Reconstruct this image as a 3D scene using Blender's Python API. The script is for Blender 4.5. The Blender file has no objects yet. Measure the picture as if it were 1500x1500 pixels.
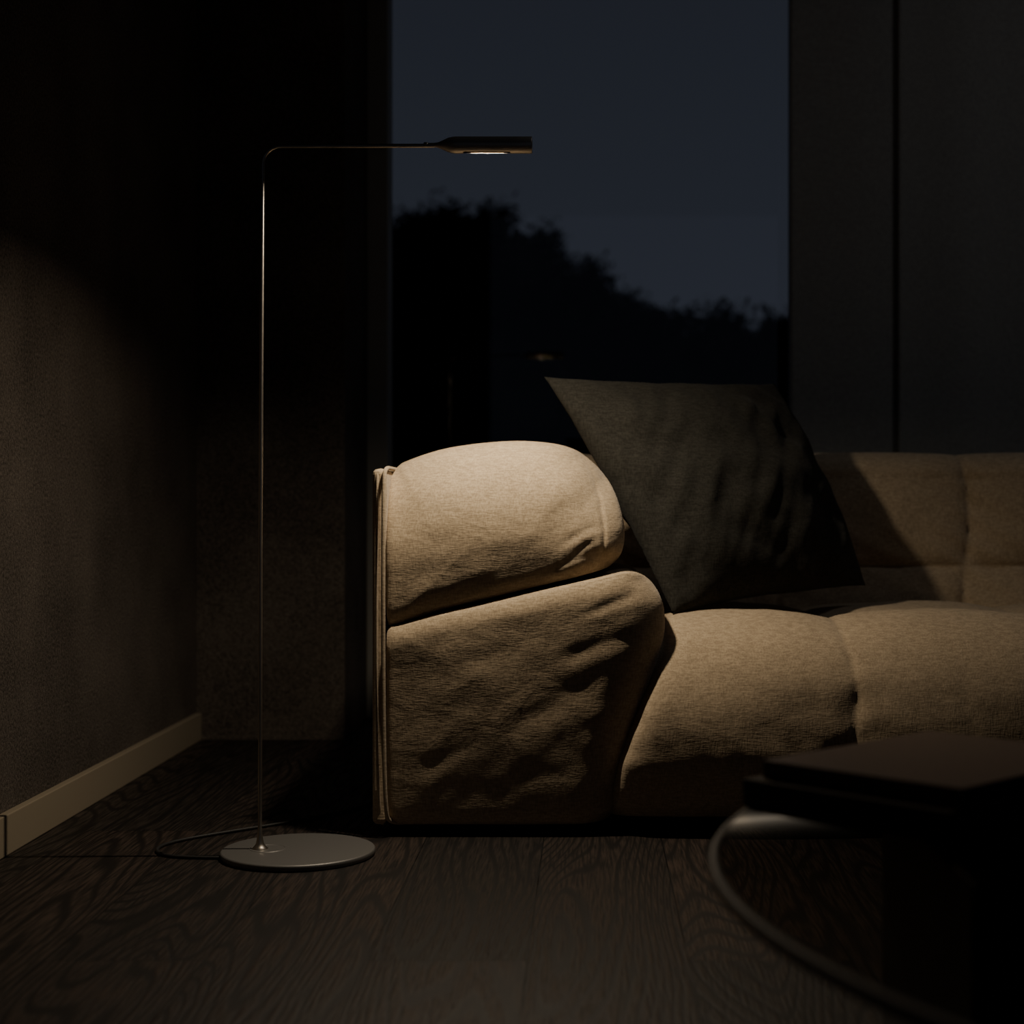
import bpy, bmesh, math, random
from mathutils import Vector, noise
random.seed(7)
C=bpy.context; D=bpy.data
# ------------------------------------------------------------ materials
def newmat(name):
    m=D.materials.new(name); m.use_nodes=True
    nt=m.node_tree; b=nt.nodes['Principled BSDF']
    return m,nt,b
def N(nt,t,**k):
    n=nt.nodes.new(t)
    for a,v in k.items():
        if hasattr(n,a): setattr(n,a,v)
        else: n.inputs[a].default_value=v
    return n
def simple(name,col,rough=.5,metal=0,bump=0,bscale=200):
    m,nt,b=newmat(name)
    b.inputs['Base Color'].default_value=(*col,1); b.inputs['Roughness'].default_value=rough; b.inputs['Metallic'].default_value=metal
    tc=N(nt,'ShaderNodeTexCoord'); n=N(nt,'ShaderNodeTexNoise'); n.inputs['Scale'].default_value=bscale
    nt.links.new(tc.outputs['Object'],n.inputs['Vector'])
    mr=N(nt,'ShaderNodeMapRange'); mr.inputs['To Min'].default_value=max(0,rough-.05); mr.inputs['To Max'].default_value=min(1,rough+.05)
    nt.links.new(n.outputs['Fac'],mr.inputs['Value']); nt.links.new(mr.outputs['Result'],b.inputs['Roughness'])
    if bump:
        bp=N(nt,'ShaderNodeBump'); bp.inputs['Strength'].default_value=.5; bp.inputs['Distance'].default_value=bump
        nt.links.new(n.outputs['Fac'],bp.inputs['Height']); nt.links.new(bp.outputs['Normal'],b.inputs['Normal'])
    return m
def fabric(name,c1,c2,thread=330,weave=.0007,wr=.003,wscale=9,sheen=.15):
    m,nt,b=newmat(name); L=nt.links.new
    b.inputs['Roughness'].default_value=.95
    b.inputs['Specular IOR Level'].default_value=.1
    b.inputs['Sheen Weight'].default_value=sheen
    tc=N(nt,'ShaderNodeTexCoord')
    def strn(s,scale,det=2):
        mp=N(nt,'ShaderNodeMapping'); mp.inputs['Scale'].default_value=s
        L(tc.outputs['Object'],mp.inputs['Vector'])
        n=N(nt,'ShaderNodeTexNoise'); n.inputs['Scale'].default_value=scale; n.inputs['Detail'].default_value=det
        L(mp.outputs['Vector'],n.inputs['Vector']); return n
    a=strn((1,1,.2),thread); h=strn((.2,.2,1),thread)
    ad=N(nt,'ShaderNodeMath',operation='ADD'); L(a.outputs['Fac'],ad.inputs[0]); L(h.outputs['Fac'],ad.inputs[1])
    cr=N(nt,'ShaderNodeMapRange'); cr.inputs['From Min'].default_value=.75; cr.inputs['From Max'].default_value=1.25
    L(ad.outputs[0],cr.inputs['Value'])
    mx=N(nt,'ShaderNodeMix',data_type='RGBA'); mx.inputs[6].default_value=(*c1,1); mx.inputs[7].default_value=(*c2,1)
    L(cr.outputs['Result'],mx.inputs[0]); L(mx.outputs[2],b.inputs['Base Color'])
    b1=N(nt,'ShaderNodeBump'); b1.inputs['Strength'].default_value=.6; b1.inputs['Distance'].default_value=weave
    L(ad.outputs[0],b1.inputs['Height'])
    w=strn((1,1,1.4),wscale,3); w.inputs['Distortion'].default_value=.8
    b2=N(nt,'ShaderNodeBump'); b2.inputs['Strength'].default_value=.6; b2.inputs['Distance'].default_value=wr
    L(w.outputs['Fac'],b2.inputs['Height']); L(b2.outputs['Normal'],b1.inputs['Normal'])
    L(b1.outputs['Normal'],b.inputs['Normal'])
    return m
linen=fabric('linen_tan',(.33,.255,.17),(.51,.405,.28),thread=420,wr=.003,wscale=14)
piping_m=fabric('piping_linen',(.34,.27,.185),(.45,.365,.26),wr=.001)
velvet=fabric('charcoal_linen',(.021,.020,.0168),(.040,.0385,.0325),thread=400,weave=.0006,wr=.008,wscale=8,sheen=.03)
metal=simple('bronze_metal',(.46,.42,.37),.36,1)
metal_head=simple('dark_bronze_head',(.50,.46,.41),.4,.5)
metal_base=simple('satin_grey_metal',(.18,.176,.17),.5,.6,.0002,900)
black=simple('black_rubber',(.02,.02,.02),.5)
baffle=simple('black_anti_glare_baffle',(.004,.0028,.0014),.9); baffle.node_tree.nodes['Principled BSDF'].inputs['Specular IOR Level'].default_value=0
def wallmat(name,c1,c2):
    m,nt,b=newmat(name); L=nt.links.new
    tc=N(nt,'ShaderNodeTexCoord'); n=N(nt,'ShaderNodeTexNoise'); n.inputs['Scale'].default_value=190; n.inputs['Detail'].default_value=6; n.inputs['Roughness'].default_value=.7
    n2=N(nt,'ShaderNodeTexNoise'); n2.inputs['Scale'].default_value=5; n2.inputs['Detail'].default_value=4
    L(tc.outputs['Object'],n.inputs['Vector']); L(tc.outputs['Object'],n2.inputs['Vector'])
    ad=N(nt,'ShaderNodeMath',operation='MULTIPLY_ADD'); L(n2.outputs['Fac'],ad.inputs[0]); ad.inputs[1].default_value=.35; L(n.outputs['Fac'],ad.inputs[2])
    mr=N(nt,'ShaderNodeMapRange'); mr.inputs['From Min'].default_value=.5; mr.inputs['From Max'].default_value=.85; L(ad.outputs[0],mr.inputs['Value'])
    mx=N(nt,'ShaderNodeMix',data_type='RGBA'); mx.inputs[6].default_value=(*c1,1); mx.inputs[7].default_value=(*c2,1)
    L(mr.outputs['Result'],mx.inputs[0]); L(mx.outputs[2],b.inputs['Base Color']); b.inputs['Roughness'].default_value=.9
    b.inputs['Specular IOR Level'].default_value=.2
    bp=N(nt,'ShaderNodeBump'); bp.inputs['Strength'].default_value=.9; bp.inputs['Distance'].default_value=.005
    L(n.outputs['Fac'],bp.inputs['Height']); L(bp.outputs['Normal'],b.inputs['Normal'])
    return m
wall_m=wallmat('wall_textured_taupe',(.042,.035,.030),(.185,.155,.131))
plain=simple('plain_dark_paint',(.13,.125,.115),.8)
base_m=simple('baseboard_paint',(.30,.25,.18),.5)
frame_m=simple('window_frame_paint',(.26,.25,.22),.5)
curtain_m=fabric('curtain_grey',(.30,.30,.285),(.38,.38,.36),wr=.002)
def floormat():
    m,nt,b=newmat('dark_oak_planks'); L=nt.links.new
    tc=N(nt,'ShaderNodeTexCoord'); mp=N(nt,'ShaderNodeMapping'); mp.inputs['Rotation'].default_value=(0,0,math.pi/2); mp.inputs['Location'].default_value=(.35,.07,0)
    L(tc.outputs['Object'],mp.inputs['Vector'])
    br=N(nt,'ShaderNodeTexBrick'); br.inputs['Scale'].default_value=1; br.inputs['Brick Width'].default_value=1.5; br.inputs['Row Height'].default_value=.19
    br.inputs['Mortar Size'].default_value=.0009; br.inputs['Color1'].default_value=(0,0,0,1); br.inputs['Color2'].default_value=(1,1,1,1); br.inputs['Mortar'].default_value=(.5,.5,.5,1)
    L(mp.outputs['Vector'],br.inputs['Vector'])
    sep=N(nt,'ShaderNodeSeparateColor'); L(br.outputs['Color'],sep.inputs[0])
    cx=N(nt,'ShaderNodeCombineXYZ'); mm=N(nt,'ShaderNodeMath',operation='MULTIPLY'); L(sep.outputs[0],mm.inputs[0]); mm.inputs[1].default_value=37; L(mm.outputs[0],cx.inputs[2])
    va=N(nt,'ShaderNodeVectorMath',operation='ADD')
    st=N(nt,'ShaderNodeMapping'); st.inputs['Scale'].default_value=(1,.13,1); L(tc.outputs['Object'],st.inputs['Vector'])
    L(st.outputs['Vector'],va.inputs[0]); L(cx.outputs[0],va.inputs[1])
    n=N(nt,'ShaderNodeTexNoise'); n.inputs['Scale'].default_value=5.5; n.inputs['Detail'].default_value=1.6; n.inputs['Roughness'].default_value=.35; L(va.outputs[0],n.inputs['Vector'])
    k=N(nt,'ShaderNodeMath',operation='MULTIPLY'); L(n.outputs['Fac'],k.inputs[0]); k.inputs[1].default_value=215
    s=N(nt,'ShaderNodeMath',operation='SINE'); L(k.outputs[0],s.inputs[0])
    n2=N(nt,'ShaderNodeTexNoise'); n2.inputs['Scale'].default_value=260; n2.inputs['Detail'].default_value=3
    st2=N(nt,'ShaderNodeMapping'); st2.inputs['Scale'].default_value=(1,.05,1); L(tc.outputs['Object'],st2.inputs['Vector']); L(st2.outputs['Vector'],n2.inputs['Vector'])
    g=N(nt,'ShaderNodeMapRange'); g.inputs['From Min'].default_value=-.95; g.inputs['From Max'].default_value=-.1; g.inputs['To Min'].default_value=.06; L(s.outputs[0],g.inputs['Value'])
    n3=N(nt,'ShaderNodeMapRange'); n3.inputs['From Min'].default_value=.34; n3.inputs['From Max'].default_value=.66; L(n2.outputs['Fac'],n3.inputs['Value'])
    gm=N(nt,'ShaderNodeMath',operation='MULTIPLY'); L(g.outputs[0],gm.inputs[0]); L(n3.outputs[0],gm.inputs[1])
    mx=N(nt,'ShaderNodeMix',data_type='RGBA'); mx.inputs[6].default_value=(.006,.0052,.0048,1); mx.inputs[7].default_value=(.056,.048,.042,1)
    L(gm.outputs[0],mx.inputs[0])
    tint=N(nt,'ShaderNodeMix',data_type='RGBA'); tint.blend_type='MULTIPLY'; tint.inputs[0].default_value=1
    tm=N(nt,'ShaderNodeMix',data_type='RGBA'); tm.inputs[6].default_value=(.6,.6,.61,1); tm.inputs[7].default_value=(1.15,.97,.9,1); L(sep.outputs[0],tm.inputs[0])
    L(mx.outputs[2],tint.inputs[6]); L(tm.outputs[2],tint.inputs[7])
    fm=N(nt,'ShaderNodeMix',data_type='RGBA'); fm.inputs[7].default_value=(.003,.003,.003,1); L(br.outputs['Fac'],fm.inputs[0]); L(tint.outputs[2],fm.inputs[6])
    L(fm.outputs[2],b.inputs['Base Color'])
    rr=N(nt,'ShaderNodeMapRange'); rr.inputs['To Min'].default_value=.58; rr.inputs['To Max'].default_value=.38; L(gm.outputs[0],rr.inputs['Value']); L(rr.outputs[0],b.inputs['Roughness'])
    bp=N(nt,'ShaderNodeBump'); bp.inputs['Strength'].default_value=.8; bp.inputs['Distance'].default_value=.0007
    sb=N(nt,'ShaderNodeMath',operation='SUBTRACT'); L(gm.outputs[0],sb.inputs[0]); L(br.outputs['Fac'],sb.inputs[1]); L(sb.outputs[0],bp.inputs['Height']); L(bp.outputs[0],b.inputs['Normal'])
    b.inputs['Specular IOR Level'].default_value=.36
    return m
floor_m=floormat()
def glassmat(name,tint=(1,1,1),rough=0.0,ior=1.5):
    m=D.materials.new(name); m.use_nodes=True; nt=m.node_tree; nt.nodes.clear(); L=nt.links.new
    o=N(nt,'ShaderNodeOutputMaterial'); t=N(nt,'ShaderNodeBsdfTransparent'); t.inputs[0].default_value=(*tint,1)
    g=N(nt,'ShaderNodeBsdfGlossy'); g.inputs['Roughness'].default_value=rough
    f=N(nt,'ShaderNodeFresnel'); f.inputs['IOR'].default_value=ior; mx=N(nt,'ShaderNodeMixShader')
    ge=N(nt,'ShaderNodeNewGeometry'); iv=N(nt,'ShaderNodeMath',operation='SUBTRACT'); iv.inputs[0].default_value=1; L(ge.outputs['Backfacing'],iv.inputs[1])
    mu=N(nt,'ShaderNodeMath',operation='MULTIPLY'); L(f.outputs[0],mu.inputs[0]); L(iv.outputs[0],mu.inputs[1])
    L(mu.outputs[0],mx.inputs[0]); L(t.outputs[0],mx.inputs[1]); L(g.outputs[0],mx.inputs[2]); L(mx.outputs[0],o.inputs[0]); return m
glass=glassmat('window_glass',ior=1.9); tglass=glassmat('smoked_satin_glass',(.60,.58,.55),.3,1.003)
# ------------------------------------------------------------ helpers
def link(o,parent=None):
    C.scene.collection.objects.link(o)
    if parent: o.parent=parent
    return o
def mesh_obj(name,verts,faces,mat,parent=None,smooth=True,sub=0):
    me=D.meshes.new(name); me.from_pydata([tuple(v) for v in verts],[],faces); me.update()
    bm=bmesh.new(); bm.from_mesh(me); bmesh.ops.recalc_face_normals(bm,faces=bm.faces); bm.to_mesh(me); bm.free()
    me.materials.append(mat)
    for p in me.polygons: p.use_smooth=smooth
    o=D.objects.new(name,me); link(o,parent)
    return o
def box(name,x0,x1,y0,y1,z0,z1,mat,parent=None,bev=0):
    v=[(x,y,z) for x in(x0,x1) for y in(y0,y1) for z in(z0,z1)]
    f=[(0,1,3,2),(4,6,7,5),(0,4,5,1),(2,3,7,6),(0,2,6,4),(1,5,7,3)]
    o=mesh_obj(name,v,f,mat,parent,smooth=False)
    if bev:
        b=o.modifiers.new('b','BEVEL'); b.width=bev; b.segments=3
    return o
def tube(name,pts,r,mat,parent=None,res=8,spline='NURBS'):
    cu=D.curves.new(name,'CURVE'); cu.dimensions='3D'; cu.bevel_depth=r; cu.bevel_resolution=res; cu.use_fill_caps=True; cu.resolution_u=12
    s=cu.splines.new(spline); s.points.add(len(pts)-1)
    for i,p in enumerate(pts): s.points[i].co=(*p,1)
    if spline=='NURBS': s.order_u=3; s.use_endpoint_u=True
    cu.materials.append(mat)
    o=D.objects.new(name,cu); C.scene.collection.objects.link(o)
    dg=C.evaluated_depsgraph_get(); me=D.meshes.new_from_object(o.evaluated_get(dg)); nm=o.name
    D.objects.remove(o); me.name=nm
    for p in me.polygons: p.use_smooth=True
    return link(D.objects.new(nm,me),parent)
def lathe(name,prof,axis,origin,mat,parent=None,seg=64,skip=None):
    vs=[];fs=[]
    ox,oy,oz=origin
    for t,r in prof:
        for i in range(seg):
            a=2*math.pi*i/seg; c,s=math.cos(a)*r,math.sin(a)*r
            vs.append((ox+c,oy+s,oz+t) if axis=='z' else (ox+t,oy+c,oz+s))
    for k in range(len(prof)-1):
        for i in range(seg):
            if skip and skip(k,(i+.5)*2*math.pi/seg): continue
            j=(i+1)%seg; fs.append((k*seg+i,k*seg+j,(k+1)*seg+j,(k+1)*seg+i))
    return mesh_obj(name,vs,fs,mat,parent)
def empty(name):
    e=D.objects.new(name,None); e.empty_display_size=.1; return link(e)
def smoothstep(a,b,x):
    t=max(0,min(1,(x-a)/(b-a))); return t*t*(3-2*t)
# ------------------------------------------------------------ room
box('floor',-1.1,3.3,-1.6,4.25,-.08,0,floor_m)
box('ceiling',-1.1,3.3,-1.6,4.25,2.7,2.8,plain)
box('wall_left',-1.1,-.905,-1.6,4.25,0,2.7,wall_m)
box('wall_right',3.2,3.35,-1.6,4.25,0,2.7,plain)
box('wall_back',-.905,-.562,3.64,4.12,0,2.7,wall_m)
box('wall_back_right',1.9,3.2,3.98,4.12,0,2.7,plain)
box('baseboard_left',-.905,-.890,-1.45,3.625,0,.063,base_m,bev=.002)
box('baseboard_back',-.905,-.562,3.628,3.64,0,.010,wall_m,bev=.001)
wf=empty('wall_front')
box('pier_a',-.905,-.6,-1.6,-1.45,0,2.7,plain,wf); box('pier_b',2.6,3.2,-1.6,-1.45,0,2.7,plain,wf); box('lintel',-.6,2.6,-1.6,-1.45,2.35,2.7,plain,wf)
w=empty('window_1')
box('frame_left',-.562,-.508,4.0,4.10,0,2.7,frame_m,w,.003)
box('frame_right',.525,.60,4.0,4.10,0,2.7,frame_m,w,.003)
box('frame_bottom',-.508,.525,4.02,4.10,0,.05,frame_m,w,.003)
box('frame_top',-.508,.525,4.02,4.10,2.62,2.7,frame_m,w,.003)
def pane(name,x0,x1,z0,z1):
    me=D.meshes.new(name); me.from_pydata([(x0,4.06,z0),(x1,4.06,z0),(x1,4.06,z1),(x0,4.06,z1)],[],[(0,1,2,3)]); me.materials.append(glass)
    link(D.objects.new(name,me),w)
pane('pane',-.508,.525,.05,2.62); pane('pane_side',.60,1.9,0,2.7)
def curtain(name,x0,x1,y,amp,per):
    n=int((x1-x0)/.01); vs=[];fs=[]
    for k in range(14):
        z=.01+2.68*k/13
        for i in range(n+1):
            x=x0+(x1-x0)*i/n
            yy=y+amp*math.sin(2*math.pi*(x-x0)/per+.3*math.sin(z*1.3))
            vs.append((x,yy,z))
    for k in range(13):
        for i in range(n):
            a=k*(n+1)+i; fs.append((a,a+1,a+n+2,a+n+1))
    o=mesh_obj(name,vs,fs,curtain_m); s=o.modifiers.new('s','SOLIDIFY'); s.thickness=.004; return o
curtain('curtain',.508,.80,3.935,.002,.30)
curtain('curtain',.775,1.9,3.912,.005,.23)
# dim fill light added out of view above the sofa, in an invented fixture
cl=empty('fill_light')
fill_housing=simple('opal_fill_housing',(.7,.7,.68),.5)
LX,LYY=1.5,2.55
lathe('fill_housing',[(0,.02),(0,.20),(-.01,.205),(-.05,.20),(-.052,.195),(-.012,.19),(-.012,.02)],'z',(LX,LYY,2.695),fill_housing,cl,64)
pl=D.lights.new('fill_area','AREA'); pl.shape='DISK'; pl.size=.36; pl.energy=1.9; pl.color=(.98,.97,1)
po=D.objects.new('fill_area',pl); po.location=(LX,LYY,2.675); link(po,cl)
# ------------------------------------------------------------ outside
grass=simple('night_lawn',(.012,.014,.010),.9)
box('ground_lawn',-30,30,4.3,60,-.25,-.12,grass)
leaf=simple('dark_foliage',(.012,.010,.008),.9)
def tree(crowns,trunk_x,y,name='tree'):
    vs=[];fs=[]
    def add(v,f):
        b=len(vs); vs.extend(v); fs.extend([tuple(i+b for i in t) for t in f])
    for (cx,cz,r) in crowns:
        bm=bmesh.new(); bmesh.ops.create_icosphere(bm,subdivisions=3,radius=r*.76)
        cy=y+random.uniform(-.3,.3)
        for v in bm.verts:
            d=1+.16*noise.noise(v.co*3/r+Vector((cx,cz,0)))+.10*noise.noise(v.co*9/r); v.co*=d
        bm.verts.index_update()
        add([(v.co.x+cx,v.co.y+cy,v.co.z+cz) for v in bm.verts],[[v.index for v in f.verts] for f in bm.faces]); bm.free()
        for q in range(int(26*r)+14):
            u=Vector((random.gauss(0,1),random.gauss(0,.7),random.gauss(0,1))).normalized()
            cc=u*r*random.uniform(.78,1.06)+Vector((cx,cy,cz)); cr_=random.uniform(.05,.16)
            for i in range(int(900*cr_)):
                p=cc+Vector((random.gauss(0,1),random.gauss(0,1),random.gauss(0,1)))*cr_*.55
                a=Vector((random.gauss(0,1),random.gauss(0,1),random.gauss(0,1))).normalized(); b=a.cross(u)
                if b.length<.01: continue
                b.normalize(); s=random.uniform(.02,.045)
                add([p-a*s,p+b*s*.5,p+a*s,p-b*s*.5],[(0,1,2,3)])
    seg=8
    tv=[]
    for k,(z,r) in enumerate([(-.14,.2),(.6,.14),(2,.1)]):
        for i in range(seg):
            a=2*math.pi*i/seg; tv.append((trunk_x+r*math.cos(a),y+r*math.sin(a),z))
    add(tv,[(k*seg+i,k*seg+(i+1)%seg,(k+1)*seg+(i+1)%seg,(k+1)*seg+i) for k in range(2) for i in range(seg)])
    return mesh_obj(name,vs,fs,leaf,smooth=False)
def cr(l,y,sh=0):
    S=y/2300
    return [((px-860)*S,.53+(748-py-sh)*S,r*S) for px,py,r in l]
tree(cr([(600,412,80),(690,402,86),(650,345,34),(708,330,30),(755,425,85),(600,350,32),(560,460,110),(640,520,130),(720,600,150),(560,640,150)],13,4),-1.3,13)
tree(cr([(820,462,75),(858,424,38),(795,404,40),(850,530,110),(930,530,80),(900,475,42),(780,560,110),(900,650,140),(800,700,140)],15.2,5),0.2,15.2)
tree(cr([(1000,540,75),(1055,505,50),(965,492,34),(1110,535,62),(1150,500,30),(1170,525,58),(1040,620,120),(1150,640,130),(1230,520,90),(1300,560,120),(1000,730,130),(1180,760,130)],13.4,5),1.6,13.4)
tree([(x*1.0-5,.45,1.1) for x in range(0,13)],0,19,'hedge')
# ------------------------------------------------------------ floor lamp
lamp=empty('floor_lamp')
LY=2.414; bx=-.444
prof=[(0.0,0.0),(0.0,.1150),(.002,.1172),(.008,.1175),(.0098,.1160),(.0100,.1145),(.0100,.0)]
lathe('base',prof,'z',(bx,LY,0.0005),metal_base,lamp,128)
px=-.503
lathe('foot_ring',[(0.0101,.0),(.0101,.0255),(.0112,.0262),(.0112,.0275),(.0101,.028)],'z',(px+.012,LY,0.0),metal_base,lamp)
lathe('stem_flare',[(.010,.0125),(.0115,.0122),(.014,.009),(.019,.006),(.028,.0042),(.045,.0032)],'z',(px,LY,0),metal,lamp,32)
zt=1.0905; pts=[(px,LY,.012),(px+.001,LY,.5),(px+.004,LY,zt-.035)]
R=.028
for a in range(0,91,15):
    t=math.radians(a); pts.append((px+.004+R-R*math.cos(t),LY,zt-R+R*math.sin(t)))
HY=LY+.010
pts+=[(-.36,LY+.005,zt+.0015),(-.236,HY,zt+.003)]
tube('stem',pts,.0031,metal,lamp,spline='POLY')
HX=-.236; HZ=zt+.004
prof=[(-.012,.0),(-.012,.0032),(0,.0034),(.006,.0042),(.014,.0075),(.022,.0112),(.030,.0128),(.034,.0130),(.045,.0130)]
n0=len(prof)-1
prof+=[(.118,.0130),(.120,.0130),(.150,.0130),(.1512,.0125),(.1512,.0105),(.13,.0105),(.13,.0)]
def sk(k,a): return k==n0 and math.radians(241)<a<math.radians(299)
lathe('head_shell',prof,'x',(HX,HY,HZ),metal_head,lamp,180,skip=sk)
lathe('head_collar',[(-.016,.0),(-.016,.0042),(-.010,.0044),(-.009,.0)],'x',(HX,HY,HZ),metal,lamp,32)
m,nt,b=newmat('led_emitter'); b.inputs['Base Color'].default_value=(.01,.01,.01,1); b.inputs['Emission Color'].default_value=(1,.78,.45,1); b.inputs['Emission Strength'].default_value=.6
box('heat_sink',HX+.046,HX+.117,HY-.0085,HY+.0085,HZ-.0085,HZ+.003,baffle,lamp)
box('led_strip',HX+.058,HX+.108,HY-.0036,HY+.0036,HZ-.0092,HZ-.0085,m,lamp)
box('baffle_rear',HX+.046,HX+.117,HY+.0062,HY+.0072,HZ-.0108,HZ-.0085,baffle,lamp)
box('baffle_front',HX+.046,HX+.117,HY-.0072,HY-.0062,HZ-.0108,HZ-.0085,baffle,lamp)
la=D.lights.new('led_light','AREA'); la.shape='RECTANGLE'; la.size=.046; la.size_y=.007; la.energy=5.8; la.color=(1,.84,.63); la.spread=math.radians(163)
lo=D.objects.new('led_light',la); lo.location=(HX+.083,HY,HZ-.0095); link(lo,lamp)
cab=[(-.352,3.0,.003),(-.385,2.82,.003),(-.44,2.73,.003),(-.50,2.66,.003),(-.592,2.575,.003),(-.655,2.51,.003),(-.675,2.455,.003),(-.655,2.405,.003),(-.61,2.385,.003),(-.55,2.385,.003)]
tube('power_cable',cab,.0025,black,lamp)
# ------------------------------------------------------------ sofa
sofa=empty('sofa'); SY=.016
K=2.535/2300
def P2(l): return [((x-860)*K,.53+(748-y)*K) for x,y in l]
def resample(pts,n):
    out=[];m=len(pts)
    dense=[]
    for i in range(m):
        p0,p1,p2,p3=[Vector(pts[(i+k-1)%m]) for k in range(4)]
        d1=(p2-p1).length
        t1=(p2-p0); t1=t1.normalized()*min(d1,(p1-p0).length) if t1.length>1e-9 else t1
        t2=(p3-p1); t2=t2.normalized()*min(d1,(p3-p2).length) if t2.length>1e-9 else t2
        for j in range(12):
            t=j/12; h1=2*t**3-3*t*t+1; h2=t**3-2*t*t+t; h3=-2*t**3+3*t*t; h4=t**3-t*t
            dense.append(p1*h1+t1*h2+p2*h3+t2*h4)
    L=[0]
    for i in range(len(dense)): L.append(L[-1]+(dense[(i+1)%len(dense)]-dense[i]).length)
    for k in range(n):
        s=L[-1]*k/n
        i=max(0,next((q for q in range(len(L)-1) if L[q+1]>=s),0))
        f=(s-L[i])/max(1e-9,L[i+1]-L[i]); out.append(dense[i].lerp(dense[(i+1)%len(dense)],f))
    return out
def segd(p,a,b):
    ab=b-a; t=max(0,min(1,(p-a).dot(ab)/ab.length_squared)); return (p-(a+ab*t)).length
def puffy(name,pts,yf,y1,sides,bulge,n=240,wr=.002,taper=0,seed=0,folds=(),lean=0,seam=None):
    yf+=SY; y1+=SY
    o=resample(P2(pts),n); c=sum(o,Vector((0,0)))/n
    nor=[]
    area=sum(o[i].x*o[(i+1)%n].y-o[(i+1)%n].x*o[i].y for i in range(n))
    for i in range(n):
        t=(o[(i+3)%n]-o[(i-3)%n]).normalized(); q=Vector((t.y,-t.x))
        if area<0: q=-q
        nor.append(q)
    cls={'t':[o[i] for i in range(n) if nor[i].y>.55],'b':[o[i] for i in range(n) if nor[i].y<-.6],
         'r':[o[i] for i in range(n) if nor[i].x>.55],'l':[o[i] for i in range(n) if nor[i].x<-.7]}
    zmax=max(p.y for p in o)
    def yof(p,s):
        y=yf-bulge*(1-s*s)+lean*(zmax-p.y)
        for kk,(w_,R_) in sides.items():
            pl_=cls[kk]
            if not pl_: continue
            d=min((p-q).length for q in pl_)/R_
            if d<1: y+=w_*(1-math.sqrt(max(0,1-(1-d)**2)))
        if seam:
            d=min(segd(p,seam[i],seam[i+1]) for i in range(len(seam)-1)); y+=.004*math.exp(-(d/.003)**2)
        return y
    rings=72; vs=[(c.x,yof(c,0),c.y)];fs=[]
    for r in range(1,rings+1):
        s=1-(1-r/rings)**1.5
        for i in range(n):
            p=c+(o[i]-c)*s
            y=yof(p,s)
            e=1-s**10
            d=wr*noise.noise(Vector((p.x*6+p.y*4,p.y*9-p.x*4,seed)))+wr*.3*noise.noise(Vector((p.x*18+p.y*16,p.y*26-p.x*20,seed+3)))
            for (ax,az,bx_,bz_,wd_,dp) in folds:
                A=Vector((ax,az));B=Vector((bx_,bz_)); AB=B-A; t=(p-A).dot(AB)/AB.length_squared
                if -.1<t<1.1:
                    nn=Vector((-AB.y,AB.x)).normalized(); sd=(p-A).dot(nn)+.004*math.sin(t*5)
                    env=smoothstep(-.05,.3,t)*smoothstep(1.05,.6,t)
                    d+=dp*env*(math.exp(-(sd/wd_)**2)-.6*math.exp(-((sd-wd_*2.0)/wd_/1.4)**2))
            vs.append(Vector((p.x,y+d*(.3+.7*e),p.y)))
    rim=[vs[-n+i].y for i in range(n)]
    for j,f in enumerate([.03,.08,.2,.4,.7,.95,1.0]):
        for i in range(n):
            sc=(1-taper*f) if f<1 else .9
            ref=Vector((min(v.x for v in o),min(v.y for v in o)))
            p=ref+(o[i]-ref)*sc
            vs.append((p.x,rim[i]+(y1-rim[i])*f+(0.02 if f==1 else 0),p.y))
    tot=rings+7
    for i in range(n): fs.append((0,1+i,1+(i+1)%n))
    for r in range(tot-1):
        for i in range(n):
            a=1+r*n; j=(i+1)%n; fs.append((a+i,a+j,a+n+j,a+n+i))
    fs.append(tuple(1+(tot-1)*n+i for i in range(n)))
    o2=mesh_obj(name,vs,fs,linen,sofa)
    sm=o2.modifiers.new('sm','SMOOTH'); sm.factor=.5; sm.iterations=2
    return o2
def fl(l):
    return [((x0-860)*K,.53+(748-y0)*K,(x1-860)*K,.53+(748-y1)*K,w_,d_) for x0,y0,x1,y1,w_,d_ in l]
upper=[(565,684),(592,667),(640,652),(700,643),(760,640),(815,645),(852,658),(885,688),(906,728),(917,775),(912,812),(893,832),(850,845),(780,862),(700,882),(640,897),(580,915),(566,917),(564,850),(564,760)]
lower=[(566,921),(580,917),(640,899),(720,881),(800,863),(870,848),(920,838),(952,850),(972,882),(976,925),(963,980),(945,1040),(928,1100),(910,1160),(893,1208),(800,1213),(680,1213),(580,1213),(566,1207),(565,1130),(565,1060),(565,990)]
sm_=[Vector(q) for q in P2([(846,650),(868,690),(880,735),(886,780),(884,815),(872,842)])]
puffy('arm_roll',upper,2.524,3.45,{'t':(.14,.18),'r':(.07,.09),'b':(.018,.03),'l':(.006,.012)},.010,seed=1,taper=.06,wr=.0026,seam=sm_,
  folds=fl([(885,770,810,800,.006,.0018),(885,790,830,815,.005,.0016),(880,812,780,842,.006,.0016),(590,890,740,850,.010,.0015),(880,720,845,750,.005,.0012),(575,760,640,740,.012,.0012)]))
puffy('arm_body',lower,2.508,3.42,{'t':(.022,.035),'r':(.055,.08),'b':(.02,.03),'l':(.006,.012)},.008,seed=5,wr=.0019,taper=.02,lean=.055,
  folds=fl([(968,865,840,900,.007,.0016),(945,930,800,965,.012,.0016),(640,985,800,925,.016,.0009),(880,1000,720,1080,.018,.0016),(920,1050,850,1130,.010,.0012),(600,1130,720,1080,.014,.0009)]))
def sh(x0,x1,y0,y1,z0,z1,name):
    return box(name,x0,x1,y0+SY,y1+SY,z0,z1,linen,sofa,.009)
sh(-.349,-.326,2.530,3.55,.020,.598,'arm_outer_shell')
pp=lambda l:[(x-.001,y+SY,z) for x,y,z in l]
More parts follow.
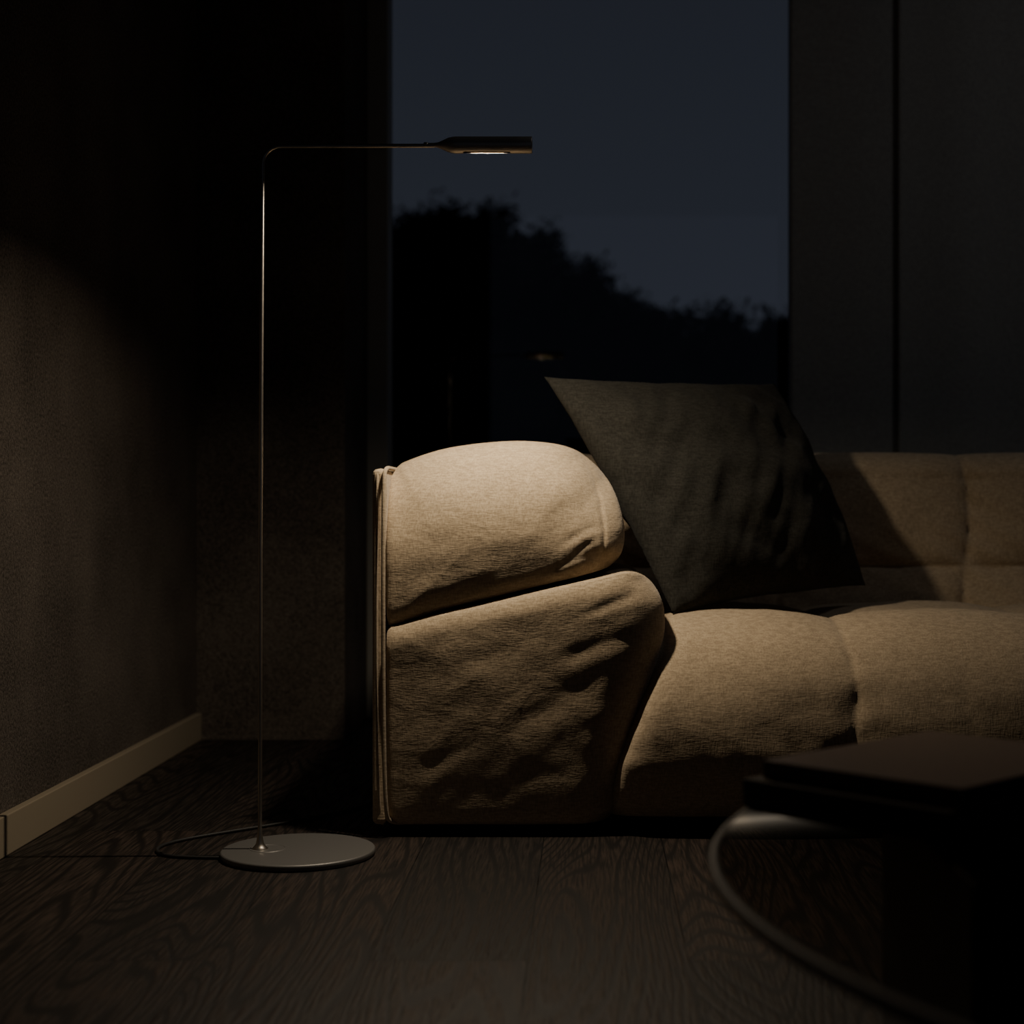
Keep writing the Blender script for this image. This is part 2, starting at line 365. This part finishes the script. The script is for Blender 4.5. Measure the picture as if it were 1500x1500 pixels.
tube('arm_piping',pp([(-.3245,3.5,.600),(-.3245,2.60,.600),(-.3255,2.535,.600),(-.327,2.516,.586),(-.327,2.508,.4),(-.327,2.513,.2),(-.325,2.520,.045),(-.320,2.535,.022),(-.30,2.55,.020)]),.0034,piping_m,sofa)
tube('arm_piping_rear',pp([(-.338,3.5,.597),(-.338,2.60,.597),(-.338,2.54,.597),(-.339,2.526,.583),(-.340,2.523,.3),(-.338,2.524,.042),(-.332,2.54,.020)]),.0025,piping_m,sofa)
def seat():
    x0,x1=.0,2.3; nx=400; prof=[]
    y0=2.502; zc=.15; zt_=.358; nf=80; ntp=36
    for i in range(nf):
        if i<26:
            z=.03+(zc-.03)*i/26; y=y0+.045*((zc-z)/.12)**2
        else:
            a=math.pi/2*(i-26)/(nf-26); z=zc+(zt_-zc)*math.sin(a)**(1/1.15)
            y=y0+.19*(1-max(0,1-((z-zc)/(zt_-zc))**2.7)**(1/2.0))
        prof.append((y,z))
    yt=y0+.19
    for i in range(ntp):
        t=i/ntp; prof.append((yt+.67*t,zt_-.012*t))
    prof+=[(3.38,.3),(3.38,.03),(2.9,.025)]
    vs=[];fs=[];m=len(prof); live_n=nf+ntp
    for i in range(nx+1):
        x=x0+(x1-x0)*i/nx
        for j,(y,z) in enumerate(prof):
            xb=.035+.092*smoothstep(.02,.36,z)
            e=math.exp(-((x-xb)/.020)**2)*.008 + .09*smoothstep(xb+.012,xb-.03,x)
            c=.385; u=abs(math.sin(math.pi*(x-.428+.008*math.sin(z*20))/c)); seam=(1-u**.40)
            depth=.018*seam
            k=smoothstep(.22,.352,z) if j<nf else 1
            v=abs(math.sin(math.pi*(y-yt+.185)/.37)) if y>yt else 1
            dd=depth+(.020*(1-v**.42) if j<live_n else 0)
            d=.005*noise.noise(Vector((x*6,y*8,z*8)))+.0014*noise.noise(Vector((x*24,y*22,z*22+x*16)))+.0022*seam*math.sin(z*95+3*noise.noise(Vector((x*12,z*8,1))))
            live=1 if j<live_n else 0
            dy=(dd+d+e)*(1-k)*live
            dz=-(dd+d+min(e,.02))*k*live
            vs.append((x,y+dy+SY,z+dz))
    for i in range(nx):
        for j in range(m):
            a=i*m+j;b=i*m+(j+1)%m; fs.append((a,b,b+m,a+m))
    fs.append(tuple(range(m))); fs.append(tuple(nx*m+j for j in range(m)))
    mesh_obj('seat_cushion',vs,fs,linen,sofa)
seat()
def back():
    x0,x1=-.12,2.3; nx=400; nz=90
    vs=[];fs=[];prof=[]
    for j in range(nz+1):
        t=j/nz; z=.30+.30*t; prof.append((3.21+.07*t,z,1))
    for j in range(1,20):
        a=math.pi*j/20; prof.append((3.28+.09-.09*math.cos(a),.60+.055*math.sin(a),max(0,1-j/10)))
    prof+=[(3.46,.6,0),(3.46,.02,0),(3.3,.02,0)]
    m=len(prof)
    for i in range(nx+1):
        x=x0+(x1-x0)*i/nx
        for j,(y,z,k) in enumerate(prof):
            c=.385
            xs=.79+.012*math.sin((z-.42)*14)
            u=abs(math.sin(math.pi*(x-xs)/c)); v=abs(math.sin(math.pi*(z-.415)/.30)) if z<.655 else 1
            pf=(u**.38)*(v**.38) if k>=.99 else (u**.38)
            dx=.046*(1-pf)
            d=.006*noise.noise(Vector((x*9,z*12,2)))+.003*(1-pf)*math.sin(x*60+z*110)
            vs.append((x,y+dx*k+d*k-.002,z-(1-u**.38)*.008*(z>.6)))
    for i in range(nx):
        for j in range(m):
            a=i*m+j;b=i*m+(j+1)%m; fs.append((a,b,b+m,a+m))
    fs.append(tuple(range(m))); fs.append(tuple(nx*m+j for j in range(m)))
    mesh_obj('back_cushion',vs,fs,linen,sofa)
back()
box('plinth',-.30,2.25,2.62,3.40,0,.035,black,sofa)
# ------------------------------------------------------------ pillow
def pillow():
    TL,BL,BR,TR=[Vector(v) for v in [(-.078,2.85,.773),(.146,2.68,.354),(.530,2.985,.388),(.372,3.12,.782)]]
    n=100; nor=((BR-TL).cross(TR-BL)).normalized()
    if nor.y>0: nor=-nor
    vs=[];fs=[]
    for side in(1,-1):
        for i in range(n+1):
            for j in range(n+1):
                u,v=i/n,j/n
                p=(TL*(1-u)+TR*u)*(1-v)+(BL*(1-u)+BR*u)*v
                eu=4*v*(1-v); ev=4*u*(1-u)
                p+= ((TR-TL)+(BR-BL))*.5*(.045*eu*(1-u)**3+.018*math.sin(math.pi*v**.7)*u**3)
                p+= ((BL-TL)+(BR-TR))*.5*(.025*ev*((1-v)**3-v**3))
                h=(max(0,math.sin(math.pi*u))**.5)*(max(0,math.sin(math.pi*v))**.5)
                sag=1+.25*(v-.5)
                q=Vector((u*6,v*6,side))
                rr=.010*noise.noise(q*1.1)+.006*noise.noise(Vector((u*14+v*9,v*5,side*3)))
                rr+=.005*math.sin(26*(u-v*.6)+3*noise.noise(q))*(1-h)*min(1,h*6)
                vs.append(p+nor*side*(.093*h*sag+rr*min(1,h*2)))
    m=(n+1)**2
    for s in(0,1):
        for i in range(n):
            for j in range(n):
                a=s*m+i*(n+1)+j; fs.append((a,a+1,a+n+2,a+n+1))
    o=mesh_obj('throw_pillow',vs,fs,velvet)
    bm=bmesh.new(); bm.from_mesh(o.data); bmesh.ops.remove_doubles(bm,verts=bm.verts,dist=1e-5); bmesh.ops.recalc_face_normals(bm,faces=bm.faces); bm.to_mesh(o.data); bm.free()
    return o
pillow()
# ------------------------------------------------------------ coffee table
tb=empty('coffee_table')
tx,ty,tr,tz=.80,1.22,.70,.25
lathe('glass_top',[(0,0),(0,tr-.004),(.008,tr-.004),(.008,0)],'z',(tx,ty,tz-.008),tglass,tb,160)
rim=simple('dark_bronze_rim',(.085,.068,.053),.65,.1)
lathe('rim',[(0,tr-.004),(0,tr+.001),(.002,tr+.003),(.008,tr+.003),(.010,tr+.001),(.010,tr-.004),(0,tr-.004)],'z',(tx,ty,tz-.010),rim,tb,160)
dk=simple('black_lacquer',(.012,.011,.010),.35)
box('pedestal',.30,1.15,1.22,1.60,0,tz-.0105,dk,tb,.006)
bk=empty('book_stack')
cov=simple('dark_book_cover',(.06,.048,.039),.3); cov2=simple('brown_book_cover',(.13,.092,.072),.35); pg=simple('book_pages',(.12,.10,.085),.8)
def book(cx,cy,z,l,wd,t,ang,cm,name):
    e=D.objects.new(name,None); link(e,bk); e.location=(cx,cy,z); e.rotation_euler=(0,0,ang)
    box('cover_bottom',-l/2,l/2,-wd/2,wd/2,0,.003,cm,e,.001); box('cover_top',-l/2,l/2,-wd/2,wd/2,t-.003,t,cm,e,.001)
    box('pages',-l/2+.004,l/2-.002,-wd/2+.004,wd/2-.004,.003,t-.003,pg,e); box('spine',-l/2-.002,-l/2+.003,-wd/2,wd/2,0,t,cm,e,.001)
a0=Vector((.149,1.49));a1=Vector((.307,1.32)); dr=(a1-a0).normalized(); pr=Vector((-dr.y,dr.x))
ln=(a1-a0).length; ctr=a0+dr*ln/2+pr*.15
an=math.atan2(dr.y,dr.x)
book(ctr.x,ctr.y,tz+.0003,.30,ln,.026,an+math.pi/2,cov,'art_book')
book(ctr.x+.006,ctr.y+.004,tz+.0268,.28,ln-.015,.017,an+math.pi/2+.03,cov2,'photo_book')
# ------------------------------------------------------------ world
wd=D.worlds.new('dusk'); C.scene.world=wd; wd.use_nodes=True; nt=wd.node_tree; bg=nt.nodes['Background']
tc=N(nt,'ShaderNodeTexCoord'); sp=N(nt,'ShaderNodeSeparateXYZ'); nt.links.new(tc.outputs['Generated'],sp.inputs[0])
rp=N(nt,'ShaderNodeValToRGB'); rp.color_ramp.elements[0].position=0; rp.color_ramp.elements[0].color=(.0245,.0285,.039,1)
rp.color_ramp.elements[1].position=.45; rp.color_ramp.elements[1].color=(.0135,.0155,.0215,1)
nt.links.new(sp.outputs['Z'],rp.inputs[0]); nt.links.new(rp.outputs[0],bg.inputs[0]); bg.inputs[1].default_value=1
# ------------------------------------------------------------ camera
cam=D.cameras.new('camera'); co=D.objects.new('camera',cam); link(co)
co.location=(0,0,.53); co.rotation_euler=(math.pi/2,0,0)
cam.sensor_width=36; cam.lens=55.2; cam.shift_x=-110/1500; cam.shift_y=-.0013
cam.clip_start=.05; cam.dof.use_dof=True; cam.dof.focus_distance=2.48; cam.dof.aperture_fstop=3.4
C.scene.camera=co
